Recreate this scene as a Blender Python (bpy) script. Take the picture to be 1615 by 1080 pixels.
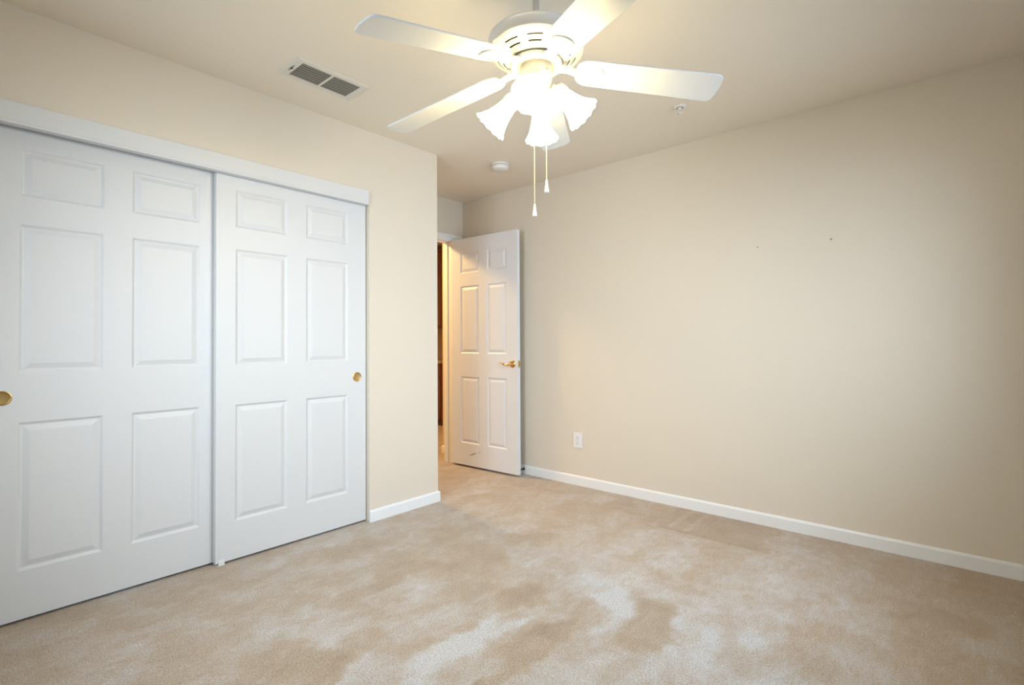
import bpy, bmesh, math, random
from mathutils import Vector, Matrix, noise

sc = bpy.context.scene
for o in list(bpy.data.objects):
    bpy.data.objects.remove(o)
COL = sc.collection
PI = math.pi

# ------------------------------------------------------------------ camera
FPX = 806.481
cam_d = bpy.data.cameras.new('camera')
cam_d.sensor_fit = 'HORIZONTAL'
cam_d.sensor_width = 36.0
cam_d.lens = FPX / 1615 * 36.0
cam_d.shift_y = -11.4016 / 1615
cam_d.clip_start = 0.02
cam = bpy.data.objects.new('camera', cam_d)
COL.objects.link(cam)
YAW, PITCH, ROLL = 0.71996, 0.01402, -0.00507
fw = Vector((-math.sin(YAW) * math.cos(PITCH), math.cos(YAW) * math.cos(PITCH), math.sin(PITCH)))
rt0 = Vector((math.cos(YAW), math.sin(YAW), 0))
up0 = rt0.cross(fw)
rt = math.cos(ROLL) * rt0 + math.sin(ROLL) * up0
up = -math.sin(ROLL) * rt0 + math.cos(ROLL) * up0
CAMH = 1.1112
M = Matrix((rt, up, -fw)).transposed().to_4x4()
M.translation = Vector((0, 0, CAMH))
cam.matrix_world = M
sc.camera = cam

# ------------------------------------------------------------------ world, window daylight, exposure
world = bpy.data.worlds.new('world')
sc.world = world
world.use_nodes = True
bg = world.node_tree.nodes['Background']
bg.inputs[0].default_value = (0.62, 0.78, 1.0, 1)
bg.inputs[1].default_value = 0.6

sc.view_settings.view_transform = 'Standard'
sc.view_settings.look = 'None'
sc.view_settings.gamma = 1.0
sc.view_settings.exposure = -0.20
sc.view_settings.use_curve_mapping = False

WIN_Y0, WIN_Y1, WIN_Z0, WIN_Z1 = 1.35, 2.9, 0.85, 2.05
XW = 0.51          # inner face of the window wall
a = bpy.data.lights.new('daylight', 'AREA')
a.shape = 'RECTANGLE'
a.size = WIN_Z1 - WIN_Z0 + 0.1
a.size_y = WIN_Y1 - WIN_Y0 + 0.1
a.energy = 45
a.spread = math.radians(112)
a.color = (0.67, 0.82, 1.0)
ao = bpy.data.objects.new('daylight', a)
ao.location = (XW + 0.20, (WIN_Y0 + WIN_Y1) / 2, (WIN_Z0 + WIN_Z1) / 2)
ao.rotation_euler = (0, math.radians(90 - 15), 0)   # daylight comes in slanting down
COL.objects.link(ao)

W2_X0, W2_X1, W2_Z0, W2_Z1 = -2.0, -0.9, 0.85, 2.05      # second window, in the wall behind the camera
a2 = bpy.data.lights.new('daylight_near', 'AREA')
a2.shape = 'RECTANGLE'
a2.size = W2_X1 - W2_X0 + 0.1
a2.size_y = W2_Z1 - W2_Z0 + 0.1
a2.energy = 34
a2.spread = math.radians(108)
a2.color = (0.84, 0.93, 1.0)
ao2 = bpy.data.objects.new('daylight_near', a2)
ao2.location = ((W2_X0 + W2_X1) / 2, -0.48 - 0.20, (W2_Z0 + W2_Z1) / 2)
ao2.rotation_euler = (math.radians(90 - 15), 0, math.radians(18))
COL.objects.link(ao2)

h = bpy.data.lights.new('hall_lamp_light', 'AREA')
h.shape = 'DISK'
h.size = 0.3
h.energy = 60
h.color = (1.0, 0.63, 0.27)
ho = bpy.data.objects.new('hall_lamp_light', h)
ho.location = (-4.35, 2.55, 2.42)
COL.objects.link(ho)

SHADE_GLOW = 46.0
BULB_GLOW = 135.0

# ------------------------------------------------------------------ materials
def new_mat(name):
    m = bpy.data.materials.new(name)
    m.use_nodes = True
    nt = m.node_tree
    return m, nt, nt.nodes['Principled BSDF']

def simple(name, col, rough=0.5, metal=0.0, bump=None, spec=0.5):
    m, nt, b = new_mat(name)
    b.inputs['Base Color'].default_value = (*col, 1)
    b.inputs['Roughness'].default_value = rough
    b.inputs['Metallic'].default_value = metal
    b.inputs['Specular IOR Level'].default_value = spec
    if bump:
        scale, strength, dist, stretch = bump
        tc = nt.nodes.new('ShaderNodeTexCoord')
        mp = nt.nodes.new('ShaderNodeMapping')
        mp.inputs['Scale'].default_value = stretch
        nz = nt.nodes.new('ShaderNodeTexNoise')
        nz.inputs['Scale'].default_value = scale
        nz.inputs['Detail'].default_value = 3
        bp = nt.nodes.new('ShaderNodeBump')
        bp.inputs['Strength'].default_value = strength
        bp.inputs['Distance'].default_value = dist
        nt.links.new(tc.outputs['Object'], mp.inputs[0])
        nt.links.new(mp.outputs[0], nz.inputs['Vector'])
        nt.links.new(nz.outputs['Fac'], bp.inputs['Height'])
        nt.links.new(bp.outputs[0], b.inputs['Normal'])
    return m

WALL = simple('cream_wall_paint', (0.715, 0.655, 0.562), 0.75, bump=(55, 0.10, 0.004, (1, 1, 1)), spec=0.25)
CEIL = simple('ceiling_paint', (0.840, 0.780, 0.680), 0.85, bump=(45, 0.10, 0.004, (1, 1, 1)), spec=0.2)
BOUNCE_CUT = simple('taupe_bounce_cut', (0.30, 0.26, 0.21), 0.75, bump=(55, 0.10, 0.004, (1, 1, 1)), spec=0.25)  # dark tone made up for the unseen walls, to cut bounce light
TRIM = simple('white_trim_paint', (0.82, 0.84, 0.855), 0.40)
DOORW = simple('white_door_paint', (0.675, 0.690, 0.705), 0.45, bump=(60, 0.12, 0.002, (1, 1, 0.06)))
ENTRYW = simple('entry_door_paint', (0.725, 0.75, 0.785), 0.45, bump=(60, 0.10, 0.002, (1, 1, 0.06)))
FANW = simple('white_fan_enamel', (0.67, 0.65, 0.60), 0.35)
BLADEW = simple('white_blade_laminate', (0.63, 0.67, 0.73), 0.45)
DARK = simple('dark_gap', (0.02, 0.018, 0.015), 0.9)
DUCT = simple('duct_interior', (0.05, 0.047, 0.04), 0.8)
VENTW = simple('vent_enamel', (0.72, 0.70, 0.64), 0.45)
SLATM = simple('slat_enamel', (0.24, 0.23, 0.20), 0.5)
BRASS = simple('polished_brass', (0.74, 0.50, 0.20), 0.22, 1.0)
BRASSD = simple('aged_brass', (0.50, 0.33, 0.13), 0.40, 1.0)
STEEL = simple('steel', (0.55, 0.52, 0.46), 0.35, 1.0)
PLASTIC = simple('white_plastic', (0.80, 0.79, 0.77), 0.35)
OUTW = simple('outlet_plastic', (0.80, 0.80, 0.82), 0.35)
BLACK = simple('black_rubber', (0.03, 0.027, 0.022), 0.6)
SCUFF = simple('scuff', (0.22, 0.17, 0.12), 0.7)
SEAM = simple('shade_seam', (0.28, 0.25, 0.2), 0.6)
CHAIN = simple('chain_metal', (0.80, 0.62, 0.40), 0.35, 0.6)
KNOBW = simple('pull_knob_porcelain', (0.86, 0.84, 0.80), 0.25)
COUNTER = simple('stone_counter', (0.42, 0.33, 0.24), 0.4)
HALLC = simple('hall_paint', (0.70, 0.56, 0.40), 0.75)
BACKSPL = simple('backsplash', (0.46, 0.37, 0.27), 0.5)

def wood_mat():
    m, nt, b = new_mat('dark_cherry_wood')
    tc = nt.nodes.new('ShaderNodeTexCoord'); mp = nt.nodes.new('ShaderNodeMapping')
    mp.inputs['Scale'].default_value = (14, 14, 1.2)
    nz = nt.nodes.new('ShaderNodeTexNoise'); nz.inputs['Scale'].default_value = 3; nz.inputs['Detail'].default_value = 5
    cr = nt.nodes.new('ShaderNodeValToRGB')
    cr.color_ramp.elements[0].color = (0.085, 0.026, 0.010, 1); cr.color_ramp.elements[0].position = 0.3
    cr.color_ramp.elements[1].color = (0.20, 0.070, 0.026, 1); cr.color_ramp.elements[1].position = 0.7
    nt.links.new(tc.outputs['Object'], mp.inputs[0]); nt.links.new(mp.outputs[0], nz.inputs['Vector'])
    nt.links.new(nz.outputs['Fac'], cr.inputs[0]); nt.links.new(cr.outputs[0], b.inputs['Base Color'])
    b.inputs['Roughness'].default_value = 0.4
    return m
WOOD = wood_mat()

def glow_mat(name, col, strength, base=(0.9, 0.88, 0.82)):
    m, nt, b = new_mat(name)
    b.inputs['Base Color'].default_value = (*base, 1)
    b.inputs['Roughness'].default_value = 0.35
    b.inputs['Emission Color'].default_value = (*col, 1)
    b.inputs['Emission Strength'].default_value = strength
    return m
SHADE = glow_mat('lit_frosted_glass', (1.0, 0.79, 0.39), SHADE_GLOW)
BULB = glow_mat('lit_bulb', (1.0, 0.79, 0.39), BULB_GLOW)

def carpet_mat():
    m, nt, b = new_mat('beige_carpet_pile')
    N = nt.nodes.new; L = nt.links.new
    at = N('ShaderNodeAttribute'); at.attribute_name = 'pile'
    tc = N('ShaderNodeTexCoord')
    n1 = N('ShaderNodeTexNoise'); n1.inputs['Scale'].default_value = 165; n1.inputs['Detail'].default_value = 3; n1.inputs['Roughness'].default_value = 0.65
    n2 = N('ShaderNodeTexNoise'); n2.inputs['Scale'].default_value = 55; n2.inputs['Detail'].default_value = 2
    L(tc.outputs['Object'], n1.inputs['Vector']); L(tc.outputs['Object'], n2.inputs['Vector'])
    cr = N('ShaderNodeValToRGB')
    e = cr.color_ramp.elements
    e[0].position = 0.0; e[0].color = (0.355, 0.250, 0.160, 1)
    e[1].position = 1.0; e[1].color = (0.665, 0.660, 0.672, 1)  # cool light end carries the window sheen in its colour
    k = e.new(0.5); k.color = (0.500, 0.398, 0.296, 1)
    n3 = N('ShaderNodeTexNoise'); n3.inputs['Scale'].default_value = 30; n3.inputs['Detail'].default_value = 5; n3.inputs['Roughness'].default_value = 0.62
    m3 = N('ShaderNodeMapping'); m3.inputs['Scale'].default_value = (1.25, 0.6, 1.0)
    L(tc.outputs['Object'], m3.inputs[0]); L(m3.outputs[0], n3.inputs['Vector'])
    ms = N('ShaderNodeMath'); ms.operation = 'MULTIPLY_ADD'; ms.inputs[1].default_value = 0.62; ms.inputs[2].default_value = -0.31
    L(n3.outputs['Fac'], ms.inputs[0])
    sm_ = N('ShaderNodeMath'); sm_.operation = 'ADD'; sm_.use_clamp = True
    L(at.outputs['Fac'], sm_.inputs[0]); L(ms.outputs[0], sm_.inputs[1])
    L(sm_.outputs[0], cr.inputs[0])
    mr = N('ShaderNodeMapRange'); mr.inputs['From Min'].default_value = 0.3; mr.inputs['From Max'].default_value = 0.7
    mr.inputs['To Min'].default_value = 0.56; mr.inputs['To Max'].default_value = 1.34
    L(n1.outputs['Fac'], mr.inputs['Value'])
    mx = N('ShaderNodeMix'); mx.data_type = 'RGBA'; mx.blend_type = 'MULTIPLY'; mx.inputs['Factor'].default_value = 1
    cb = N('ShaderNodeCombineColor')
    for i in range(3): L(mr.outputs[0], cb.inputs[i])
    L(cr.outputs[0], mx.inputs['A']); L(cb.outputs[0], mx.inputs['B'])
    L(mx.outputs['Result'], b.inputs['Base Color'])
    b.inputs['Roughness'].default_value = 0.95
    b.inputs['Specular IOR Level'].default_value = 0.1
    b.inputs['Sheen Weight'].default_value = 0.30
    b.inputs['Sheen Roughness'].default_value = 0.6
    ad = N('ShaderNodeMath'); ad.operation = 'ADD'
    L(n1.outputs['Fac'], ad.inputs[0]); L(n2.outputs['Fac'], ad.inputs[1])
    bp = N('ShaderNodeBump'); bp.inputs['Strength'].default_value = 0.85; bp.inputs['Distance'].default_value = 0.010
    L(ad.outputs[0], bp.inputs['Height']); L(bp.outputs[0], b.inputs['Normal'])
    return m
CARPET = carpet_mat()

def glass_mat():
    m, nt, b = new_mat('window_glass')
    out = nt.nodes['Material Output']
    tr = nt.nodes.new('ShaderNodeBsdfTransparent'); gl = nt.nodes.new('ShaderNodeBsdfGlossy')
    gl.inputs['Roughness'].default_value = 0.02
    mx = nt.nodes.new('ShaderNodeMixShader'); mx.inputs[0].default_value = 0.05
    nt.links.new(tr.outputs[0], mx.inputs[1]); nt.links.new(gl.outputs[0], mx.inputs[2])
    nt.links.new(mx.outputs[0], out.inputs['Surface'])
    return m
GLASS = glass_mat()

# ------------------------------------------------------------------ helpers
class MB:
    """collects shapes and links them as ONE mesh object"""
    def __init__(s): s.v = []; s.f = []; s.mi = []; s.sm = []
    def add(s, vs, fs, mi=0, smooth=False):
        o = len(s.v); s.v += [tuple(p) for p in vs]
        for f in fs: s.f.append(tuple(i + o for i in f)); s.mi.append(mi); s.sm.append(smooth)
        return s
    def box(s, x0, x1, y0, y1, z0, z1, mi=0, mat=None):
        vs = [Vector((x, y, z)) for z in (z0, z1) for y in (y0, y1) for x in (x0, x1)]
        if mat is not None: vs = [mat @ p for p in vs]
        return s.add(vs, [(0, 2, 3, 1), (4, 5, 7, 6), (0, 1, 5, 4), (2, 6, 7, 3), (0, 4, 6, 2), (1, 3, 7, 5)], mi)
    def lathe(s, prof, n=48, mat=None, mi=0, smooth=True, closed=False):
        vs = []; fs = []
        for (r, z) in prof:
            for k in range(n):
                t = 2 * PI * k / n; vs.append(Vector((r * math.cos(t), r * math.sin(t), z)))
        m = len(prof)
        for i in range(m - 1 if not closed else m):
            j = (i + 1) % m
            for k in range(n):
                k2 = (k + 1) % n
                fs.append((i * n + k, i * n + k2, j * n + k2, j * n + k))
        if mat is not None: vs = [mat @ p for p in vs]
        return s.add(vs, fs, mi, smooth)
    def tube(s, pts, rad, n=10, mi=0, smooth=True):
        pts = [Vector(p) for p in pts]; vs = []; fs = []
        rads = rad if isinstance(rad, (list, tuple)) else [rad] * len(pts)
        ref = Vector((0.31, 0.17, 0.93)).normalized()
        for i, p in enumerate(pts):
            d = (pts[min(i + 1, len(pts) - 1)] - pts[max(i - 1, 0)]).normalized()
            u = d.cross(ref).normalized(); w = d.cross(u)
            for k in range(n):
                t = 2 * PI * k / n; vs.append(p + (u * math.cos(t) + w * math.sin(t)) * rads[i])
        for i in range(len(pts) - 1):
            for k in range(n):
                k2 = (k + 1) % n
                fs.append((i * n + k, i * n + k2, (i + 1) * n + k2, (i + 1) * n + k))
        fs.append(tuple(range(n))); fs.append(tuple(range((len(pts) - 1) * n, len(pts) * n)))
        return s.add(vs, fs, mi, smooth)
    def prism(s, outline, z0, z1, mat=None, mi=0, chamfer=0.0):
        """outline (x, y) closed, extruded z0..z1, optional chamfered lower/upper rim"""
        n = len(outline); c = Vector((sum(p[0] for p in outline) / n, sum(p[1] for p in outline) / n))
        rings = []
        def ring(inset, z):
            out = []
            for i in range(n):
                p = Vector(outline[i]); q0 = Vector(outline[i - 1]); q1 = Vector(outline[(i + 1) % n])
                t = (q1 - q0); t = t.normalized() if t.length > 0 else Vector((1, 0)); nn = Vector((t.y, -t.x))
                if nn.dot(p - c) > 0: nn = -nn
                p2 = p + nn * inset; out.append(Vector((p2.x, p2.y, z)))
            return out
        if chamfer: rings = [ring(chamfer, z0), ring(0, z0 + chamfer), ring(0, z1 - chamfer), ring(chamfer, z1)]
        else: rings = [ring(0, z0), ring(0, z1)]
        vs = [p for r in rings for p in r]; fs = []
        for i in range(len(rings) - 1):
            for k in range(n): fs.append((i * n + k, i * n + (k + 1) % n, (i + 1) * n + (k + 1) % n, (i + 1) * n + k))
        fs.append(tuple(reversed(range(n)))); fs.append(tuple(range((len(rings) - 1) * n, len(rings) * n)))
        if mat is not None: vs = [mat @ p for p in vs]
        return s.add(vs, fs, mi)
    def build(s, name, mats, parent=None, bevel=0.0, fix=True):
        me = bpy.data.meshes.new(name); me.from_pydata(s.v, [], s.f)
        mats = mats if isinstance(mats, (list, tuple)) else [mats]
        for m in mats: me.materials.append(m)
        for p, mi, sm in zip(me.polygons, s.mi, s.sm): p.material_index = mi; p.use_smooth = sm
        if fix:
            bm = bmesh.new(); bm.from_mesh(me); bmesh.ops.recalc_face_normals(bm, faces=bm.faces); bm.to_mesh(me); bm.free()
        o = bpy.data.objects.new(name, me); COL.objects.link(o)
        if parent is not None: o.parent = parent
        if bevel:
            b = o.modifiers.new('bevel', 'BEVEL'); b.width = bevel; b.segments = 2; b.limit_method = 'ANGLE'; b.angle_limit = math.radians(50)
        return o

def struct(o, label=None):
    o['kind'] = 'structure'
    if label: o['label'] = label
    return o
def tag(o, label, cat, group=None):
    o['label'] = label; o['category'] = cat
    if group: o['group'] = group
    return o
def empty(name, loc, rz=0.0):
    o = bpy.data.objects.new(name, None); COL.objects.link(o); o.location = loc; o.rotation_euler = (0, 0, rz)
    o.empty_display_size = 0.05
    return o

# ------------------------------------------------------------------ room dimensions (metres)
HC = 2.44
XL = -2.773        # closet wall face
YR = 3.339         # long plain wall face
XB = -3.544        # entry recess back wall face
YC = 2.365         # outer corner of the closet block
YN = -0.48         # wall behind the camera
WT = 0.11

# ------------------------------------------------------------------ floor: carpet with worn pile patches and window light painted in
PATCH = [(-0.932, 1.875, 10.37, 2.77, 0.14, 5.16, -1.0), (-1.061, 1.99, 16.3, 4.35, 1.73, 8.81, -0.3), (-1.432, 1.692, 7.42, 3.88, -3.7, 5.7, -0.9), (-1.778, 1.729, 5.25, 3.04, -2.67, 3.11, -0.45), (-2.037, 1.552, 4.5, 3.24, -6.87, 6.38, -0.4), (-1.184, 1.454, -1.02, 3.59, 18.96, 0.6, -0.7), (-1.194, 1.203, 0.25, 19.77, 42.81, 4.38, -0.6), (-1.16, 1.797, 11.82, 2.79, -1.27, 8.08, -0.7), (-1.224, 1.623, 4.34, 9.99, 13.01, -4.52, -0.35), (-2.0, 1.347, 2.81, 10.29, 23.35, -3.66, -0.5), (-1.792, 0.842, 1.28, 5.98, 6.88, -5.29, -0.5), (-0.945, 1.697, 4.5, 5.56, 9.8, -15.04, -0.4), (-1.643, 1.176, 7.66, 4.94, -2.46, 7.07, -0.3), (-1.805, 2.279, 5.09, 2.65, -6.75, 7.91, -0.35), (-2.194, 2.009, 4.85, 2.37, 0.12, 7.15, -0.25), (-1.29, 2.028, 6.65, 2.31, -3.27, 6.78, 0.6), (-1.128, 1.968, 13.74, 3.79, -2.46, 7.51, 0.6), (-1.379, 1.461, 0.0, 3.33, 15.09, -2.6, 0.8), (-1.391, 1.211, -0.41, 4.99, 11.21, -1.3, 0.6), (-1.508, 1.51, 9.31, 5.87, -3.81, 9.39, 0.5), (-1.945, 1.003, 1.43, 5.35, 5.64, -4.0, 0.5), (-0.706, 1.779, 3.51, 0.45, -1.7, 3.24, 0.35), (-1.847, 1.424, 1.75, 6.79, 13.46, -6.38, 0.45), (-0.66, 2.732, 5.88, 0.03, -0.48, 5.24, 0.25), (-0.161, 2.663, 4.36, -0.57, 0.55, 8.72, -0.3), (-1.359, 2.786, 3.65, -0.05, 1.51, 12.36, 0.15), (-0.965, 2.366, 4.08, 0.62, -3.8, 15.7, -0.3), (-0.815, 2.273, 4.05, 0.41, -2.66, 17.85, -0.2), (-1.72, 1.12, 9.0, -1.5, 0.6, 4.2, 0.5), (-1.60, 1.30, 12.0, 0.5, -0.8, 5.5, 0.45), (-1.55, 1.02, 11.0, 0.0, 0.5, 6.0, 0.4), (-1.66, 0.93, 14.0, 1.0, -0.5, 5.0, -0.45)]

def sstep(a, b, x):
    t = min(1.0, max(0.0, (x - a) / (b - a))); return t * t * (3 - 2 * t)

def pile(x, y):
    # warp so that the worn patches have ragged edges
    wv = noise.noise(Vector((x * 5, y * 5, 3.1))); wu = noise.noise(Vector((x * 5, y * 5, 9.7)))
    w2 = noise.noise(Vector((x * 16, y * 16, 1.3))); w3 = noise.noise(Vector((x * 16, y * 16, 5.9)))
    w4 = noise.noise(Vector((x * 11, y * 6, 8.8))); w5 = noise.noise(Vector((x * 42, y * 42, 6.1))); w6 = noise.noise(Vector((x * 42, y * 42, 0.4)))
    xs = x + 0.06 * wv + 0.036 * w2 + 0.012 * w5; ys = y + 0.06 * wu + 0.036 * w3 + 0.012 * w6
    v = 0.61
    for cx, cy, a, b, c, d, val in PATCH:
        dx, dy = xs - cx, ys - cy
        u = a * dx + b * dy; w = c * dx + d * dy
        r = u * u + w * w
        if val > 0: val *= 0.78
        if r < 2.2: v += 0.36 * val * (1 - sstep(0.45, 1.6, r)) * (1 + 0.8 * w4)
    # walking / vacuum strokes, long along the view towards the entry
    sx, sy = 0.66 * xs - 0.75 * ys, 0.75 * xs + 0.66 * ys
    v += 0.10 * noise.noise(Vector((sx * 6.5, sy * 2.4, 0.7))) + 0.15 * noise.noise(Vector((xs * 7.5, ys * 1.9, 4.4)))
    v += 0.17 * noise.noise(Vector((xs * 12, ys * 9, 2.2))) + 0.06 * noise.noise(Vector((xs * 30, ys * 30, 7.2)))
    v += (0.20 + 0.25 * w4) * sstep(-1.9, -0.9, xs) * (1 - sstep(-0.6, -0.1, xs)) * (1 - sstep(2.0, 3.0, ys)) - 0.05  # broad lighter zone: window light painted into the pile tone
    # crushed rectangle left by furniture at the long wall, two lighter feet lines across it
    if -1.40 < xs < -0.80 and 2.90 < y < YR:
        k = 0.17
        if abs(x + 1.235) < 0.02 or abs(x + 1.33) < 0.016: k = -0.04
        if y < 2.93: k = 0.30
        if x > -0.815: k = 0.24
        v -= k
    # vacuum line near the entry
    v -= 0.14 * math.exp(-((ys - 3.02 - 0.05 * (xs + 1.8)) / 0.018) ** 2) * sstep(-2.1, -1.9, xs) * (1 - sstep(-1.5, -1.3, xs))
    return min(1.0, max(0.0, v))

def floor():
    X0, X1, Y0, Y1 = XL - WT, XW, YN, YR
    st = 0.0125
    nx = int((X1 - X0) / st); ny = int((Y1 - Y0) / st)
    vs = []; vals = []
    for j in range(ny + 1):
        y = Y0 + (Y1 - Y0) * j / ny
        for i in range(nx + 1):
            x = X0 + (X1 - X0) * i / nx
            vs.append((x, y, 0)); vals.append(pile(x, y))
    fs = [(j * (nx + 1) + i, j * (nx + 1) + i + 1, (j + 1) * (nx + 1) + i + 1, (j + 1) * (nx + 1) + i) for j in range(ny) for i in range(nx)]
    # carpet running on through the entry recess and the hall, and into the closet
    def strip(x0, x1, y0, y1, n, m):
        o = len(vs)
        for j in range(m + 1):
            for i in range(n + 1):
                x = x0 + (x1 - x0) * i / n; y = y0 + (y1 - y0) * j / m
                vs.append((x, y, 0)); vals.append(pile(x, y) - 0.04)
        for j in range(m):
            for i in range(n):
                fs.append((o + j * (n + 1) + i, o + j * (n + 1) + i + 1, o + (j + 1) * (n + 1) + i + 1, o + (j + 1) * (n + 1) + i))
    strip(-3.66, X0, YN, YR, 40, 150)
    strip(-6.3, -3.66, 1.6, 5.2, 90, 120)
    me = bpy.data.meshes.new('floor'); me.from_pydata(vs, [], fs)
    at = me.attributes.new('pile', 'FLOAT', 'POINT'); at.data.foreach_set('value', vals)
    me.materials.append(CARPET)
    o = bpy.data.objects.new('floor', me); COL.objects.link(o)
    return struct(o, 'beige cut pile carpet with worn lighter and darker patches and a painted light zone')
floor()

# ------------------------------------------------------------------ walls, ceiling
struct(MB().box(-6.3, XW + 0.2, YN - 0.12, 5.2, HC, HC + 0.1).build('ceiling', CEIL), 'flat cream painted ceiling')
OPY0, OPY1, OPZ = 0.09, 1.811, 2.02       # closet opening
w = MB()
w.box(XL - WT, XL, YN, OPY0, 0, HC); w.box(XL - WT, XL, OPY0, OPY1, OPZ, HC); w.box(XL - WT, XL, OPY1, YC, 0, HC)
w.box(XB, XL - WT, YC - WT, YC, 0, HC)
struct(w.build('wall_left', WALL), 'cream wall around the closet opening, ending at the entry recess')
struct(MB().box(-3.53, -3.43, YN, YC - WT, 0, HC).build('wall_closet', WALL))
DY0, DY1, DZ = 2.43, 3.196, 2.062          # entry doorway
w = MB()
w.box(XB - WT, XB, YC - WT, DY0 - 0.02, 0, HC); w.box(XB - WT, XB, DY0 - 0.02, DY1 + 0.02, DZ + 0.02, HC); w.box(XB - WT, XB, DY1 + 0.02, YR, 0, HC)
struct(w.build('wall_back', WALL), 'short cream wall above the entry doorway')
struct(MB().box(XB - WT, XW + 0.12, YR, YR + 0.12, 0, HC).build('wall_right', WALL), 'long plain cream wall with two nail marks')
w = MB()
w.box(-3.53, W2_X0, YN - 0.12, YN, 0, HC); w.box(W2_X1, XW + 0.12, YN - 0.12, YN, 0, HC)
w.box(W2_X0, W2_X1, YN - 0.12, YN, 0, W2_Z0); w.box(W2_X0, W2_X1, YN - 0.12, YN, W2_Z1, HC)
struct(w.build('wall_near', BOUNCE_CUT))
w = MB(); gy0, gy1 = YN - 0.115, YN - 0.075; t = 0.04; xm = (W2_X0 + W2_X1) / 2
w.box(W2_X0, W2_X0 + t, gy0, gy1, W2_Z0, W2_Z1); w.box(W2_X1 - t, W2_X1, gy0, gy1, W2_Z0, W2_Z1)
w.box(W2_X0 + t, W2_X1 - t, gy0, gy1, W2_Z0, W2_Z0 + t); w.box(W2_X0 + t, W2_X1 - t, gy0, gy1, W2_Z1 - t, W2_Z1)
w.box(xm - 0.02, xm + 0.02, gy0, gy1, W2_Z0 + t, W2_Z1 - t)
win2 = struct(w.build('window_2', TRIM, bevel=0.003))
w = MB(); w.box(W2_X0 + t, xm - 0.02, gy0 + 0.018, gy0 + 0.022, W2_Z0 + t, W2_Z1 - t); w.box(xm + 0.02, W2_X1 - t, gy0 + 0.018, gy0 + 0.022, W2_Z0 + t, W2_Z1 - t)
w.build('window_pane', GLASS, win2)
w = MB()
w.box(XW, XW + 0.12, YN, WIN_Y0, 0, HC); w.box(XW, XW + 0.12, WIN_Y1, YR, 0, HC)
w.box(XW, XW + 0.12, WIN_Y0, WIN_Y1, 0, WIN_Z0); w.box(XW, XW + 0.12, WIN_Y0, WIN_Y1, WIN_Z1, HC)
struct(w.build('wall_window', BOUNCE_CUT))
# window beside the camera: frame, sash bar, panes
w = MB(); fx0, fx1 = XW + 0.075, XW + 0.115; t = 0.04
w.box(fx0, fx1, WIN_Y0, WIN_Y0 + t, WIN_Z0, WIN_Z1); w.box(fx0, fx1, WIN_Y1 - t, WIN_Y1, WIN_Z0, WIN_Z1)
w.box(fx0, fx1, WIN_Y0 + t, WIN_Y1 - t, WIN_Z0, WIN_Z0 + t); w.box(fx0, fx1, WIN_Y0 + t, WIN_Y1 - t, WIN_Z1 - t, WIN_Z1)
ym = (WIN_Y0 + WIN_Y1) / 2
w.box(fx0, fx1, ym - 0.02, ym + 0.02, WIN_Z0 + t, WIN_Z1 - t)
win = struct(w.build('window_1', TRIM, bevel=0.003))
w = MB(); w.box(fx0 + 0.018, fx0 + 0.022, WIN_Y0 + t, ym - 0.02, WIN_Z0 + t, WIN_Z1 - t); w.box(fx0 + 0.018, fx0 + 0.022, ym + 0.02, WIN_Y1 - t, WIN_Z0 + t, WIN_Z1 - t)
w.build('window_pane', GLASS, win)

# ------------------------------------------------------------------ baseboards and trim
def base_profile(t=0.012, hgt=0.073):
    return [(0, 0), (t, 0), (t, hgt - 0.012), (t * 0.8, hgt - 0.005), (t * 0.35, hgt), (0, hgt)]
def baseboard(mb, p0, p1, nrm, m0=0.0, m1=0.0):
    """profile swept from p0 to p1 along the wall; nrm points into the room; m0/m1 mitre extension per unit of thickness"""
    p0 = Vector((*p0, 0)); p1 = Vector((*p1, 0)); n = Vector((*nrm, 0)); d = (p1 - p0).normalized()
    pr = base_profile(); vs = []
    for q, sgn, m in ((p0, -1, m0), (p1, 1, m1)):
        for (t, z) in pr: vs.append(q + n * t + d * sgn * m * t + Vector((0, 0, z)))
    k = len(pr); fs = [(i, (i + 1) % k, k + (i + 1) % k, k + i) for i in range(k)] + [tuple(range(k)), tuple(range(k, 2 * k))]
    mb.add(vs, fs)
b = MB(); baseboard(b, (XB, YR), (XW, YR), (0, -1), -1, -1)
struct(b.build('baseboard_right', TRIM), 'white baseboard along the long plain wall')
b = MB(); baseboard(b, (XL, OPY1 - 0.001), (XL, YC), (1, 0), 0, 1); baseboard(b, (XL, YC), (XB, YC), (0, 1), 1, -1)
struct(b.build('baseboard_left', TRIM), 'short white baseboard between closet and entry recess')
b = MB(); baseboard(b, (XW, YR), (XW, YN), (-1, 0), -1, -1)
struct(b.build('baseboard_window', TRIM))
b = MB(); baseboard(b, (XW, YN), (XL, YN), (0, 1), -1, -1)
struct(b.build('baseboard_near', TRIM))
# closet header board
hb = MB()
hb.box(XL, XL + 0.018, OPY0 - 0.012, 1.80, 1.984, 2.0586)
hb.box(XL - 0.02, XL + 0.020, OPY0, 1.80, 1.9716, 1.984)
struct(hb.build('trim_1', DOORW, bevel=0.002), 'white header board above the sliding closet doors')
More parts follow.
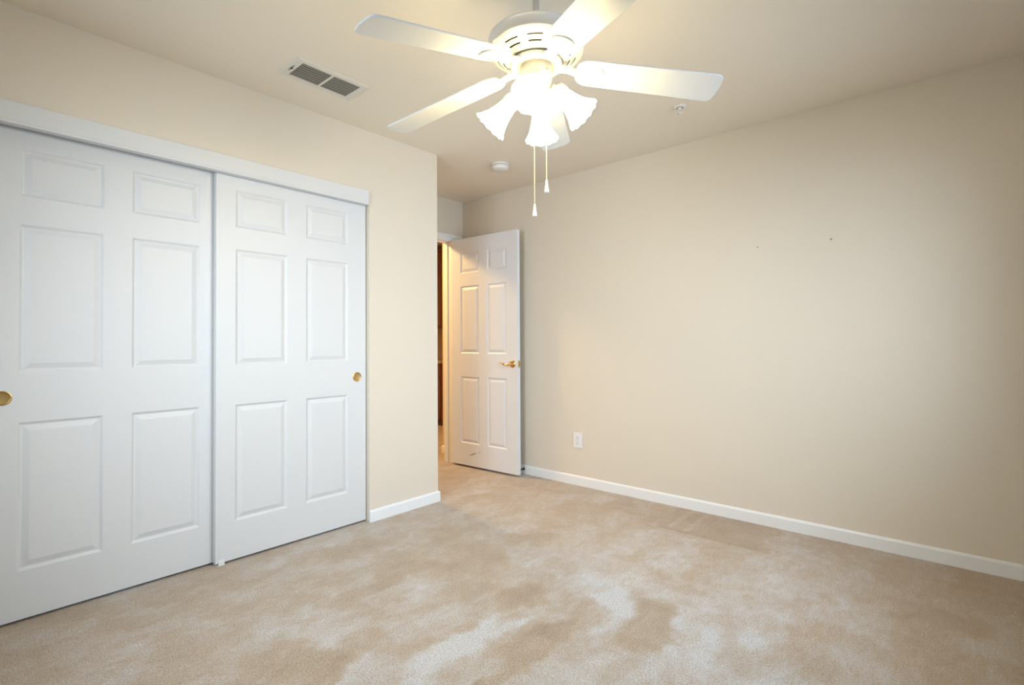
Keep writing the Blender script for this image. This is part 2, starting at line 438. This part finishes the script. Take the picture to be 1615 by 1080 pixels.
# entry door jamb lining and casing
jm = MB()
jm.box(XB - WT - 0.002, XB + 0.002, DY1, DY1 + 0.02, 0, DZ + 0.02); jm.box(XB - WT - 0.002, XB + 0.002, DY0 - 0.02, DY0, 0, DZ + 0.02)
jm.box(XB - WT - 0.002, XB + 0.002, DY0, DY1, DZ - 0.012, DZ + 0.0195)
jm.box(XB - 0.062, XB - 0.050, DY1 - 0.010, DY1, 0, DZ - 0.012); jm.box(XB - 0.062, XB - 0.050, DY0, DY0 + 0.010, 0, DZ - 0.012)
jm.box(XB - 0.062, XB - 0.050, DY0, DY1, DZ - 0.022, DZ - 0.012)
struct(jm.build('trim_2', TRIM, bevel=0.0015), 'white jamb lining the entry doorway')
cs = MB()
cs.box(XB, XB + 0.010, YC + 0.002, 3.316, 2.052, 2.110); cs.box(XB, XB + 0.016, YC + 0.002, 3.316, 2.088, 2.110)
cs.box(XB, XB + 0.010, DY1 + 0.006, 3.310, 0, 2.052); cs.box(XB, XB + 0.016, 3.286, 3.316, 0, 2.088)
cs.box(XB, XB + 0.010, YC + 0.013, DY0 - 0.006, 0, 2.052)
struct(cs.build('trim_3', TRIM, bevel=0.002), 'white casing over the entry doorway')

# ------------------------------------------------------------------ six panel doors
def panel_door(name, w, hgt, th, xs, zs, mat, both=False, wall_flip=False):
    """door in local coordinates: face at y=0 looking to -y, x 0..w, z 0..hgt, body to y=+th.
    xs = [(x0, x1), (x0, x1)] panel columns, zs = rows"""
    mb = MB()
    gx = [0] + [q for p in xs for q in p] + [w]
    gz = [0] + [q for p in zs for q in p] + [hgt]
    rings = [(0.0, 0.0), (0.003, 0.0015), (0.010, 0.0075), (0.014, 0.0080), (0.017, 0.0072), (0.034, 0.0015), (0.037, 0.0008)]
    def face(sign):
        off = 0.0 if sign > 0 else th
        for i in range(len(gx) - 1):
            for j in range(len(gz) - 1):
                x0, x1, z0, z1 = gx[i], gx[i + 1], gz[j], gz[j + 1]
                if i % 2 == 1 and j % 2 == 1:
                    prev = None
                    for ins, dep in rings:
                        y = off + sign * dep
                        cur = [(x0 + ins, y, z0 + ins), (x1 - ins, y, z0 + ins), (x1 - ins, y, z1 - ins), (x0 + ins, y, z1 - ins)]
                        if prev:
                            for k in range(4):
                                k2 = (k + 1) % 4
                                mb.add([prev[k], prev[k2], cur[k2], cur[k]], [(0, 1, 2, 3)] if sign > 0 else [(3, 2, 1, 0)])
                        prev = cur
                    mb.add(prev, [(0, 1, 2, 3)] if sign > 0 else [(3, 2, 1, 0)])
                else:
                    mb.add([(x0, off, z0), (x1, off, z0), (x1, off, z1), (x0, off, z1)], [(0, 1, 2, 3)] if sign > 0 else [(3, 2, 1, 0)])
    face(1); face(-1)
    mb.add([(0, 0, 0), (0, th, 0), (0, th, hgt), (0, 0, hgt)], [(3, 2, 1, 0)] if False else [(0, 3, 2, 1)])
    mb.add([(w, 0, 0), (w, th, 0), (w, th, hgt), (w, 0, hgt)], [(0, 1, 2, 3)])
    mb.add([(0, 0, 0), (w, 0, 0), (w, th, 0), (0, th, 0)], [(3, 2, 1, 0)])
    mb.add([(0, 0, hgt), (w, 0, hgt), (w, th, hgt), (0, th, hgt)], [(0, 1, 2, 3)])
    o = mb.build(name, mat, fix=False)
    # weld so that faces share edges
    me = o.data; bm = bmesh.new(); bm.from_mesh(me); bmesh.ops.remove_doubles(bm, verts=bm.verts, dist=1e-5)
    bmesh.ops.recalc_face_normals(bm, faces=bm.faces); bm.to_mesh(me); bm.free()
    return o

def flush_pull(parent, x, z, R=0.029):
    """round recessed finger pull on the face (local y=0, looking to -y)"""
    rot = Matrix.Translation((x, 0, z)) @ Matrix.Rotation(PI / 2, 4, 'X')
    rim = MB().lathe([(R, 0.0), (R, 0.0022), (R * 0.96, 0.0032), (R * 0.84, 0.0030), (R * 0.80, 0.0022), (R * 0.78, 0.0010)], 40, rot)
    o = rim.build('flush_pull', BRASS, parent)
    cup = MB().lathe([(R * 0.785, 0.0011), (R * 0.70, 0.0007), (R * 0.2, 0.0006), (0.0005, 0.0006)], 40, rot)
    cup.build('pull_cup', BRASSD, o)
    return o

ROWS = [(0.205, 0.80), (1.0, 1.60), (1.712, 1.907)]
def cl_rows(zb): return [(a - zb, b - zb) for a, b in ROWS]
ZB = 0.0127
TOPZ = 1.999
# local +x runs along world +Y, face looks to +X
d1 = panel_door('door_1', 0.878, TOPZ - ZB, 0.034, [(0.106, 0.379), (0.480, 0.759)], cl_rows(ZB), DOORW)
d1.location = (XL - 0.070, 0.130, ZB); d1.rotation_euler = (0, 0, PI / 2)
struct(d1, 'left white six panel sliding closet door, set behind the other')
flush_pull(d1, 0.061, 0.901 - ZB)
d2 = panel_door('door_2', 0.857, TOPZ - ZB, 0.034, [(0.091, 0.363), (0.469, 0.735)], cl_rows(ZB), DOORW)
d2.location = (XL - 0.030, 0.948, ZB); d2.rotation_euler = (0, 0, PI / 2)
struct(d2, 'right white six panel sliding closet door, in front of the other')
flush_pull(d2, 0.795, 0.904 - ZB)

# entry door leaf, open against the long wall
LP0 = Vector((-3.508, 3.163)); LP1 = Vector((-2.746, 3.199))
ang = math.atan2(LP1.y - LP0.y, LP1.x - LP0.x)
LW = (LP1 - LP0).length
d3 = panel_door('door_3', LW, 2.029, 0.035, [(0.112, 0.338), (0.432, 0.648)], [(0.195, 0.79), (0.995, 1.60), (1.715, 1.90)], ENTRYW)
d3.location = (LP0.x, LP0.y, 0.019); d3.rotation_euler = (0, 0, ang)
struct(d3, 'open white six panel entry door with a brass lever handle')
hx, hz = LW - 0.052, 0.932 - 0.019
ry = Matrix.Translation((hx, 0, hz)) @ Matrix.Rotation(PI / 2, 4, 'X')
hd = MB()
hd.lathe([(0.0005, 0.009), (0.010, 0.009), (0.020, 0.0085), (0.0285, 0.006), (0.031, 0.003), (0.0315, 0.0)], 36, ry)
hd.lathe([(0.0135, 0.006), (0.011, 0.012), (0.0095, 0.030), (0.010, 0.046), (0.008, 0.052), (0.0005, 0.053)], 24, ry)
hd.tube([(hx + 0.004, -0.043, hz), (hx - 0.012, -0.045, hz - 0.003), (hx - 0.035, -0.047, hz - 0.008), (hx - 0.058, -0.047, hz - 0.004), (hx - 0.080, -0.046, hz + 0.006), (hx - 0.098, -0.043, hz + 0.009), (hx - 0.108, -0.040, hz + 0.004)],
        [0.0085, 0.0085, 0.0068, 0.0062, 0.0062, 0.006, 0.004], 14)
hd.build('lever_handle', BRASS, d3)
lp = MB(); lp.box(LW - 0.0005, LW + 0.0015, 0.006, 0.029, hz - 0.028, hz + 0.028); lp.box(LW + 0.0015, LW + 0.010, 0.011, 0.024, hz - 0.008, hz + 0.008)
lp.build('latch_plate', BRASS, d3, bevel=0.0015)
for zz in (0.18, 1.0, 1.82):
    MB().lathe([(0.0005, -0.045), (0.0065, -0.045), (0.0065, 0.045), (0.0005, 0.045)], 14, Matrix.Translation((-0.004, 0.040, zz))).build('hinge', BRASS, d3)
# old scuff near the bottom of the leaf (kept as a thin mark lying on the paint)
sf = MB()
def streak(mb, x0, z0, x1, z1, wd):
    n = 7; top = []; bot = []
    for i in range(n + 1):
        t = i / n; x = x0 + (x1 - x0) * t; z = z0 + (z1 - z0) * t; k = wd * math.sin(PI * min(1, max(0.02, t))) ** 0.7
        top.append((x, -0.0006, z + k)); bot.append((x, -0.0006, z - k))
    mb.add(top + bot, [(i, i + 1, n + 2 + i, n + 1 + i) for i in range(n)])
streak(sf, 0.215, 0.090, 0.305, 0.124, 0.0042); streak(sf, 0.325, 0.128, 0.350, 0.140, 0.0028); streak(sf, 0.365, 0.155, 0.378, 0.165, 0.0014)
sf.build('scuff_mark', SCUFF, d3)

# plastic floor guide for the sliding doors
g = empty('door_guide', (XL - 0.030, 0.975, 0))
tag(g, 'small white plastic floor guide under the edge of the right closet door', 'door guide')
q = MB(); q.box(-0.002, 0.006, -0.014, 0.014, 0.0, 0.024); q.box(-0.062, -0.002, -0.018, 0.018, 0.0, 0.004)
q.build('guide_body', PLASTIC, g, bevel=0.001)

# ------------------------------------------------------------------ ceiling fan
FX, FY = -1.130, 1.428
fan = empty('ceiling_fan', (FX, FY, HC))
tag(fan, 'white five blade ceiling fan with four lit glass shades', 'ceiling fan')
def L(z): return z - HC
MB().lathe([(0.0005, 0.0), (0.068, 0.0), (0.068, -0.012), (0.060, -0.035), (0.040, -0.055), (0.018, -0.062), (0.0005, -0.062)], 40).build('canopy', FANW, fan)
dr = MB(); dr.lathe([(0.0005, -0.055), (0.0125, -0.055), (0.0125, L(2.255)), (0.022, L(2.250)), (0.022, L(2.236)), (0.030, L(2.225)), (0.036, L(2.185)), (0.0005, L(2.185))], 28)
dr.build('downrod', FANW, fan)
# motor housing: drum with two rings of cooling slots underneath
def motor():
    n = 180
    prof = [(0.0005, 2.190), (0.120, 2.195), (0.158, 2.194), (0.1690, 2.1925), (0.1715, 2.189), (0.1690, 2.186), (0.1665, 2.182), (0.1660, 2.156),
            (0.1695, 2.152), (0.1700, 2.1485), (0.1670, 2.1455), (0.1600, 2.1430), (0.1430, 2.1350), (0.1390, 2.1330), (0.1230, 2.1250), (0.1180, 2.1225), (0.1020, 2.1140), (0.0960, 2.1120), (0.0930, 2.118), (0.0005, 2.118)]
    mb = MB(); vs = []; 
    for (r, z) in prof:
        for k in range(n):
            t = 2 * PI * k / n; vs.append((r * math.cos(t), r * math.sin(t), L(z)))
    good = []; slots = []
    for i in range(len(prof) - 1):
        for k in range(n):
            f = (i * n + k, i * n + (k + 1) % n, (i + 1) * n + (k + 1) % n, (i + 1) * n + k)
            ph = k % 18
            if i == 12 and 4 <= ph < 15: slots.append(f)
            elif i == 14 and 4 <= ph < 15: slots.append(f)
            else: good.append(f)
    mb.add(vs, good, 0, True)
    # walls of each slot going up into the drum, closed by a dark floor
    o = len(mb.v)
    up_v = {}
    fs = []
    edges = {}
    for f in slots:
        for a_, b_ in zip(f, f[1:] + f[:1]):
            key = (min(a_, b_), max(a_, b_)); edges[key] = edges.get(key, 0) + 1
    for f in slots:
        for i in f:
            if i not in up_v:
                up_v[i] = len(mb.v); x, y, z = vs[i]; mb.v.append((x, y, z + 0.010))
    for (a_, b_), c in edges.items():
        if c == 1: mb.f.append((a_, b_, up_v[b_], up_v[a_])); mb.mi.append(1); mb.sm.append(False)
    for f in slots:
        mb.f.append(tuple(up_v[i] for i in f)); mb.mi.append(1); mb.sm.append(False)
    return mb.build('motor_housing', [FANW, DARK], fan)
motor()
MB().lathe([(0.0005, L(2.118)), (0.070, L(2.118)), (0.070, L(2.112)), (0.088, L(2.111)), (0.092, L(2.107)), (0.092, L(2.096)), (0.088, L(2.092)), (0.066, L(2.090)), (0.064, L(2.098)), (0.0005, L(2.098))], 64).build('flywheel', FANW, fan)
sw = MB()
sw.lathe([(0.0005, L(2.098)), (0.056, L(2.098)), (0.0565, L(2.040)), (0.054, L(2.022)), (0.046, L(2.012)), (0.040, L(1.985)), (0.030, L(1.968)), (0.012, L(1.962)), (0.007, L(1.950)), (0.0005, L(1.946))], 48)
swo = sw.build('switch_housing', FANW, fan)
# small slotted screw and reverse switch on the housing
tow = math.atan2(-FY, -FX)
def on_cyl(az, r, z): return Vector((r * math.cos(az), r * math.sin(az), L(z)))
for az, z, rr in ((tow + 0.75, 2.066, 0.0065), (tow + 0.72, 2.045, 0.003)):
    c = on_cyl(az, 0.0565, z); m = Matrix.Translation(c) @ Matrix.Rotation(az, 4, 'Z') @ Matrix.Rotation(PI / 2, 4, 'Y')
    MB().lathe([(rr, -0.001), (rr, 0.001), (rr * 0.7, 0.0022), (0.0003, 0.0024)], 16, m).build('housing_screw', STEEL, swo)

# blades: measured azimuth, droop and pitch of each one
BL = [(-1.734, -0.171, -0.105), (-0.4865, -0.1095, -0.179), (0.7555, -0.1033, -0.203), (2.0954, -0.0396, -0.212), (3.3595, -0.157, -0.186)]
def blade_outline():
    pts = []
    R0, R1 = 0.142, 0.660
    w0, w1 = 0.0615, 0.0690
    # root: rounded shoulder
    def wid(x): return w0 + (w1 - w0) * (x - R0) / (R1 - R0)
    low = []; n = 10
    for i in range(n + 1):
        t = PI / 2 * i / n; low.append((R0 + 0.052 * (1 - math.cos(t)), -(0.022 + (wid(R0 + 0.052) - 0.022) * math.sin(t))))
    # tip corners: generous radius on both
    def corner(sg, rad):
        out = []
        for i in range(n + 1):
            t = PI / 2 * i / n
            out.append((R1 - rad + rad * math.sin(t), sg * (wid(R1) - rad + rad * math.cos(t))))
        return out
    c_low = corner(-1, 0.030); c_up = corner(1, 0.022)
    c_up.reverse()
    # slight belly at the tip
    return low + c_low + [(R1 + 0.004, -0.01), (R1 + 0.004, 0.012)] + c_up + [(x, -y) for x, y in reversed(low)]
OUT = blade_outline()
for az, dp, tau in BL:
    e = Vector((math.cos(az), math.sin(az), 0)); s_ = Vector((-math.sin(az), math.cos(az), 0)); u = Vector((0, 0, 1))
    e2 = e * math.cos(dp) + u * math.sin(dp); u2 = -e * math.sin(dp) + u * math.cos(dp)
    sv = s_ * math.cos(tau) + u2 * math.sin(tau); nv = e2.cross(sv)
    o0 = e * 0.2 + Vector((0, 0, L(2.072)))
    def P(r, s, z): return o0 + e2 * (r - 0.2) + sv * s + nv * z
    B = Matrix(((e2.x, sv.x, nv.x, 0), (e2.y, sv.y, nv.y, 0), (e2.z, sv.z, nv.z, 0), (0, 0, 0, 1)))
    B.translation = o0 - e2 * 0.2
    MB().prism(OUT, 0.0, 0.006, B, chamfer=0.0015).build('blade', BLADEW, fan)
    # blade iron: neck from the flywheel, flaring to a rounded plate below the blade root
    arm = MB()
    prof = [(0.075, 0.026), (0.095, 0.022), (0.115, 0.018), (0.140, 0.019), (0.155, 0.030), (0.172, 0.042), (0.195, 0.045), (0.215, 0.042), (0.230, 0.034), (0.240, 0.020), (0.244, 0.0)]
    out = [(x, -y) for x, y in prof] + [(x, y) for x, y in reversed(prof[:-1])]
    n = len(out); top = []; bot = []
    for (x, y) in out:
        t = sstep(0.085, 0.165, x)
        pf = Vector((e.x * x, e.y * x, L(2.0935))) + s_ * y          # flat at the flywheel
        pb = P(x, y, -0.0005)                                        # tilted under the blade
        p = pf.lerp(pb, t)
        nn = Vector((0, 0, 1)).lerp(nv, t)
        top.append(p); bot.append(p - nn * 0.0055)
    fs = [(i, (i + 1) % n, n + (i + 1) % n, n + i) for i in range(n)]
    m_ = len(prof)
    # quads across the width
    def opp(i): return n - 1 - i
    for i in range(m_ - 2):
        fs.append((i, i + 1, opp(i + 1), opp(i))); fs.append((n + i, n + opp(i), n + opp(i + 1), n + i + 1))
    fs.append((m_ - 2, m_ - 1, m_)); fs.append((n + m_ - 2, n + m_, n + m_ - 1))
    arm.add(top + bot, fs)
    ao_ = arm.build('blade_arm', FANW, fan, bevel=0.0018)
    for (x, y) in ((0.175, 0.022), (0.175, -0.022), (0.222, 0.0)):
        c = P(x, y, -0.006); mm = B.copy(); mm.translation = c
        MB().lathe([(0.005, 0.001), (0.005, -0.0008), (0.003, -0.0022), (0.0003, -0.0024)], 12, mm).build('arm_screw', FANW, ao_)

# light kit: four tilted ruffled bell shades
TILT = math.radians(44)
KIT = [(0.165, 1.912), (0.170, 1.905), (0.170, 1.895), (0.170, 1.915)]     # rim radius and height of each shade
for k in range(4):
    az = 0.55 + k * PI / 2
    e = Vector((math.cos(az), math.sin(az), 0))
    ax = e * math.sin(TILT) - Vector((0, 0, 1)) * math.cos(TILT)          # shade axis, outwards and down
    s_ = Vector((-math.sin(az), math.cos(az), 0)); w_ = ax.cross(s_)
    rim = e * KIT[k][0] + Vector((0, 0, L(KIT[k][1])))
    LEN = 0.118
    nk = rim - ax * LEN
    B = Matrix(((s_.x, w_.x, ax.x, nk.x), (s_.y, w_.y, ax.y, nk.y), (s_.z, w_.z, ax.z, nk.z), (0, 0, 0, 1)))
    arm = MB()
    arm.tube([e * 0.042 + Vector((0, 0, L(2.005))), e * 0.058 + Vector((0, 0, L(2.006))), nk - ax * 0.030, nk - ax * 0.012], [0.011, 0.011, 0.0115, 0.013], 14)
    arm.lathe([(0.0005, -0.022), (0.018, -0.022), (0.029, -0.014), (0.031, -0.004), (0.031, 0.012), (0.029, 0.012), (0.027, 0.0), (0.0005, -0.002)], 28, B)
    arm.build('lamp_arm', FANW, fan)
    prof = [(0.024, 0.002), (0.0275, 0.012), (0.0300, 0.026), (0.0325, 0.042), (0.0365, 0.060), (0.0420, 0.078), (0.0490, 0.095), (0.0570, 0.109), (0.0640, 0.118)]
    n = 72; vs = []; fs = []
    def ring(off):
        for (r, z) in prof:
            amp = 0.016 * max(0.0, (z - 0.02) / 0.1) ** 1.3
            for q in range(n):
                t = 2 * PI * q / n; c = math.cos(12 * t)
                rr = (r - off) * (1 + amp * c); zz = z + (0.0018 * c if z > 0.115 else 0)
                vs.append(B @ Vector((rr * math.cos(t), rr * math.sin(t), zz)))
    ring(0.0); ring(0.0025)
    mP = len(prof)
    for i in range(mP - 1):
        for q in range(n):
            q2 = (q + 1) % n
            fs.append((i * n + q, i * n + q2, (i + 1) * n + q2, (i + 1) * n + q))
            o = mP * n
            fs.append((o + i * n + q, o + (i + 1) * n + q, o + (i + 1) * n + q2, o + i * n + q2))
    for q in range(n):
        q2 = (q + 1) % n; i = mP - 1; o = mP * n
        fs.append((i * n + q, i * n + q2, o + i * n + q2, o + i * n + q))
        fs.append((q, o + q, o + q2, q2))
    MB().add(vs, fs, 0, True).build('lamp_shade', SHADE, fan)
    MB().lathe([(0.0005, 0.0), (0.012, 0.0), (0.012, 0.020), (0.017, 0.032), (0.0235, 0.050), (0.025, 0.062), (0.0225, 0.076), (0.014, 0.086), (0.0005, 0.0895)], 24, B).build('light_bulb', BULB, fan)

# pull chains
def pull_chain(x, y, ztop, zk0, zk1):
    x, y = x - FX, y - FY
    prof = []; z = L(ztop); step = 0.0045
    mb = MB(); pr = [(0.0004, z)]
    while z - step > L(zk0):
        pr += [(0.0008, z - 0.0004), (0.0017, z - 0.0014), (0.0019, z - 0.0022), (0.0017, z - 0.0030), (0.0008, z - 0.0041)]; z -= step
    pr.append((0.0004, L(zk0)))
    mb.lathe(pr, 8, Matrix.Translation((x, y, 0)))
    # short eyelet joining the chain to the switch housing
    d = Vector((x, y, 0)).normalized() * 0.050
    mb.tube([(d.x, d.y, L(ztop) + 0.004), ((d.x + x) / 2, (d.y + y) / 2, L(ztop) + 0.004), (x, y, L(ztop))], 0.0016, 6)
    c = mb.build('pull_chain', CHAIN, fan)
    hgt = zk0 - zk1
    MB().lathe([(0.0005, L(zk0) + 0.001), (0.0028, L(zk0)), (0.0042, L(zk0) - hgt * 0.22), (0.0075, L(zk0) - hgt * 0.72), (0.0088, L(zk0) - hgt * 0.86), (0.0080, L(zk1) + 0.002), (0.0055, L(zk1)), (0.0005, L(zk1))], 20, Matrix.Translation((x, y, 0))).build('pull_knob', KNOBW, c)
pull_chain(-1.130 - 0.066 * 0.62 - 0.004, 1.428 + 0.075 * 0.62 - 0.004, 2.035, 1.622, 1.574)
pull_chain(-1.130 - 0.0005, 1.428 + 0.0575, 2.035, 1.705, 1.657)

# ------------------------------------------------------------------ ceiling register
vx0, vx1, vy0, vy1 = -2.500, -2.285, 1.118, 1.503
vent = empty('ceiling_vent', ((vx0 + vx1) / 2, (vy0 + vy1) / 2, HC))
tag(vent, 'rectangular white ceiling air register with two banks of dark slats', 'air vent')
hw, hl = (vx1 - vx0) / 2, (vy1 - vy0) / 2
f = MB(); iw, il = hw - 0.034, hl - 0.040
def rect_ring(mb, a, b, z0, c, d, z1, mi=0):
    vs = [(-a, -b, z0), (a, -b, z0), (a, b, z0), (-a, b, z0), (-c, -d, z1), (c, -d, z1), (c, d, z1), (-c, d, z1)]
    mb.add(vs, [(i, (i + 1) % 4, 4 + (i + 1) % 4, 4 + i) for i in range(4)], mi)
rect_ring(f, hw, hl, 0, hw, hl, -0.002); rect_ring(f, hw, hl, -0.002, hw - 0.006, hl - 0.006, -0.0065)
rect_ring(f, hw - 0.006, hl - 0.006, -0.0065, iw + 0.004, il + 0.004, -0.0075); rect_ring(f, iw + 0.004, il + 0.004, -0.0075, iw, il, -0.004); rect_ring(f, iw, il, -0.004, iw, il, -0.0006)
f.box(-iw, iw, -0.0055, 0.0055, -0.0075, -0.001)
f.build('vent_frame', VENTW, vent)
q = MB(); q.box(-iw, iw, -il, il, -0.0014, -0.0004); q.build('duct_opening', DUCT, vent)
for bank in (-1, 1):
    for i in range(7):
        x = -iw + (i + 0.5) * 2 * iw / 7
        m = Matrix.Translation((x, bank * (il + 0.0055) / 2, -0.0046)) @ Matrix.Rotation(math.radians(-6), 4, 'Y')
        MB().box(-0.0066, 0.0066, -(il - 0.0055) / 2, (il - 0.0055) / 2, -0.0006, 0.0006, 0, m).build('slat', SLATM, vent)
q = MB(); q.box(-0.030, 0.030, -hl + 0.017, -hl + 0.0195, -0.0085, -0.0068); q.box(-0.004, 0.004, -hl + 0.0145, -hl + 0.022, -0.0125, -0.0075)
q.build('damper_lever', DUCT, vent)

# ------------------------------------------------------------------ smoke alarm, sprinkler
sm = empty('smoke_alarm', (-2.565, 2.800, HC))
tag(sm, 'round white smoke alarm on the ceiling near the entry recess', 'smoke alarm')
MB().lathe([(0.0005, 0.0), (0.066, 0.0), (0.066, -0.008), (0.063, -0.012), (0.0005, -0.012)], 48).build('mounting_plate', PLASTIC, sm)
MB().lathe([(0.055, -0.012), (0.055, -0.019)], 48).build('vent_gap', SEAM, sm)
MB().lathe([(0.0005, -0.019), (0.060, -0.0165), (0.0625, -0.019), (0.0625, -0.026), (0.058, -0.038), (0.050, -0.043), (0.020, -0.045), (0.0005, -0.045)], 48).build('alarm_cover', PLASTIC, sm)
MB().lathe([(0.009, -0.0445), (0.009, -0.047), (0.0005, -0.0475)], 20, Matrix.Translation((0.022, 0.0, 0))).build('test_button', PLASTIC, sm)
sp = empty('sprinkler_head', (-1.177, 2.791, HC))
tag(sp, 'small white fire sprinkler head on the ceiling by the long wall', 'sprinkler')
MB().lathe([(0.0005, 0.0), (0.036, 0.0), (0.036, -0.003), (0.028, -0.008), (0.019, -0.010), (0.019, -0.004), (0.0005, -0.004)], 36).build('escutcheon', PLASTIC, sp)
q = MB(); q.lathe([(0.0005, -0.004), (0.010, -0.004), (0.010, -0.016), (0.006, -0.018), (0.0005, -0.018)], 20)
for s in (-1, 1): q.tube([(s * 0.008, 0, -0.012), (s * 0.013, 0, -0.022), (s * 0.010, 0, -0.034), (0, 0, -0.040)], 0.0022, 8)
q.build('frame_arms', PLASTIC, sp)
MB().lathe([(0.0005, -0.039), (0.015, -0.040), (0.0155, -0.0415), (0.0005, -0.043)], 24).build('deflector', PLASTIC, sp)

# ------------------------------------------------------------------ outlet, nails, door stop on the long wall
ol = empty('wall_outlet', (-2.250, YR, 0.348))
tag(ol, 'white duplex electrical outlet low on the long cream wall', 'electrical outlet')
q = MB(); q.prism([(-0.040, -0.0595), (0.040, -0.0595), (0.040, 0.0595), (-0.040, 0.0595)], 0, 0.006, Matrix.Rotation(PI / 2, 4, 'X'), chamfer=0.002)
q.build('cover_plate', OUTW, ol)
for s in (-1, 1):
    oc = []
    for i in range(20):
        t = 2 * PI * i / 20; oc.append((max(-0.0145, min(0.0145, 0.019 * math.cos(t))), 0.0165 * math.sin(t)))
    rc = MB().prism(oc, 0.006, 0.0085, Matrix.Translation((0, 0, s * 0.0205)) @ Matrix.Rotation(PI / 2, 4, 'X')).build('receptacle', OUTW, ol)
    q = MB()
    for x, hh in ((-0.0065, 0.0045), (0.0065, 0.0036)): q.box(x - 0.0013, x + 0.0013, -0.0088, -0.0084, s * 0.0205 + 0.003 - hh, s * 0.0205 + 0.003 + hh)
    q.lathe([(0.0028, 0.0086), (0.0003, 0.0088)], 12, Matrix.Translation((0, 0, s * 0.0205 - 0.009)) @ Matrix.Rotation(PI / 2, 4, 'X'))
    q.build('slots', BLACK, rc)
MB().lathe([(0.0035, 0.006), (0.003, 0.0072), (0.0003, 0.0076)], 14, Matrix.Rotation(PI / 2, 4, 'X')).build('plate_screw', STEEL, ol)
n1 = empty('wall_nail', (-0.927, YR, 1.685)); tag(n1, 'smaller, left hand nail mark high on the long cream wall', 'nail')
RX = Matrix.Rotation(PI / 2, 4, 'X')
MB().lathe([(0.0012, -0.004), (0.0012, 0.006), (0.0032, 0.007), (0.0032, 0.0082), (0.0003, 0.0085)], 12, RX @ Matrix.Rotation(0.3, 4, 'Y')).build('nail_head', BLACK, n1)
n2 = empty('wall_anchor', (-0.539, YR, 1.682)); tag(n2, 'larger, right hand grey screw anchor high on the long cream wall', 'screw anchor')
MB().lathe([(0.0065, -0.002), (0.0068, 0.001), (0.0055, 0.0022), (0.0035, 0.0020), (0.0030, -0.003), (0.0003, -0.004)], 16, RX).build('anchor_collar', STEEL, n2)
MB().lathe([(0.0031, 0.0005), (0.0003, 0.0007)], 12, RX).build('anchor_hole', BLACK, n2)
st = empty('door_stop', (-2.790, YR - 0.012, 0.043)); tag(st, 'dark spring door stop on the baseboard behind the open door', 'door stop')
MB().lathe([(0.0005, 0.0), (0.011, 0.0), (0.011, 0.003), (0.007, 0.008), (0.0005, 0.008)], 20, RX).build('stop_base', BLACK, st)
pts = []
for i in range(97):
    t = 2 * PI * i / 12; pts.append((0.0052 * math.cos(t), -0.008 - 0.046 * i / 96, 0.0052 * math.sin(t)))
MB().tube(pts, 0.0014, 6).build('spring', BLACK, st)
MB().lathe([(0.0005, 0.052), (0.0075, 0.052), (0.0080, 0.058), (0.0075, 0.068), (0.0005, 0.070)], 18, RX).build('rubber_tip', BLACK, st)

# ------------------------------------------------------------------ hall beyond the doorway
HX = XB - WT
w = MB(); w.box(-3.955, HX, 3.440, 3.56, 0, HC); w.box(-3.955, -3.90, 3.56, 5.2, 0, HC)
struct(w.build('wall_hall_right', HALLC), 'warm lit hall wall corner seen through the doorway')
struct(MB().box(-6.3, -3.9, 5.1, 5.2, 0, HC).build('wall_hall_end', HALLC))
struct(MB().box(-6.3, -6.2, 1.6, 5.1, 0, HC).build('wall_hall_left', HALLC))
struct(MB().box(-6.2, -3.53, 1.5, 1.6, 0, HC).build('wall_hall_near', HALLC))
b = MB()
baseboard(b, (HX, 3.44), (-3.955, 3.44), (0, -1), 0, 1); baseboard(b, (-3.955, 3.44), (-3.955, 5.1), (-1, 0), 1, -1)
struct(b.build('baseboard_hall', TRIM))
# built-in cabinets at the far side of the hall: upper, counter, base. Front faces look to -Y
cx0, cx1, cy = -6.18, -5.185, 4.49
up_c = empty('wall_cabinet', ((cx0 + cx1) / 2, cy, 1.33)); tag(up_c, 'dark cherry wood wall cabinet glimpsed through the open entry doorway', 'cabinet')
W2 = (cx1 - cx0) / 2
q = MB(); q.box(-W2, W2, 0.02, 0.60, 0, 1.02); q.box(-W2 - 0.008, W2 + 0.008, 0.005, 0.60, 1.0, 1.04); q.build('carcass', WOOD, up_c, bevel=0.003)
for s in (-1, 1):
    dq = MB(); x0, x1 = (-W2 + 0.01, -0.003) if s < 0 else (0.003, W2 - 0.01)
    dq.box(x0, x1, 0.0, 0.02, 0.01, 0.99); dq.box(x0 + 0.06, x1 - 0.06, -0.006, 0.0, 0.07, 0.93); dq.build('cabinet_door', WOOD, up_c, bevel=0.003)
lo_c = empty('base_cabinet', ((cx0 + cx1) / 2, cy - 0.02, 0)); tag(lo_c, 'dark cherry wood base cabinet under the counter beyond the doorway', 'cabinet')
q = MB(); q.box(-W2, W2, 0.02, 0.62, 0.09, 0.835); q.box(-W2 + 0.01, W2 - 0.01, 0.07, 0.62, 0, 0.09); q.build('carcass', WOOD, lo_c, bevel=0.003)
for s in (-1, 1):
    x0, x1 = (-W2 + 0.01, -0.003) if s < 0 else (0.003, W2 - 0.01)
    dq = MB(); dq.box(x0, x1, 0.0, 0.02, 0.10, 0.65); dq.box(x0 + 0.06, x1 - 0.06, -0.006, 0.0, 0.16, 0.59); dq.build('cabinet_door', WOOD, lo_c, bevel=0.003)
    dq = MB(); dq.box(x0, x1, 0.0, 0.02, 0.665, 0.825); dq.build('drawer_front', WOOD, lo_c, bevel=0.003)
ct = MB(); ct.box(cx0 - 0.0, cx1 + 0.012, cy - 0.045, cy + 0.60, 0.835, 0.875); ct.box(cx0, cx1 + 0.012, cy + 0.58, cy + 0.60, 0.875, 1.0)
tag(ct.build('countertop', COUNTER, bevel=0.004), 'tan counter slab over the dark base cabinet beyond the doorway', 'countertop')
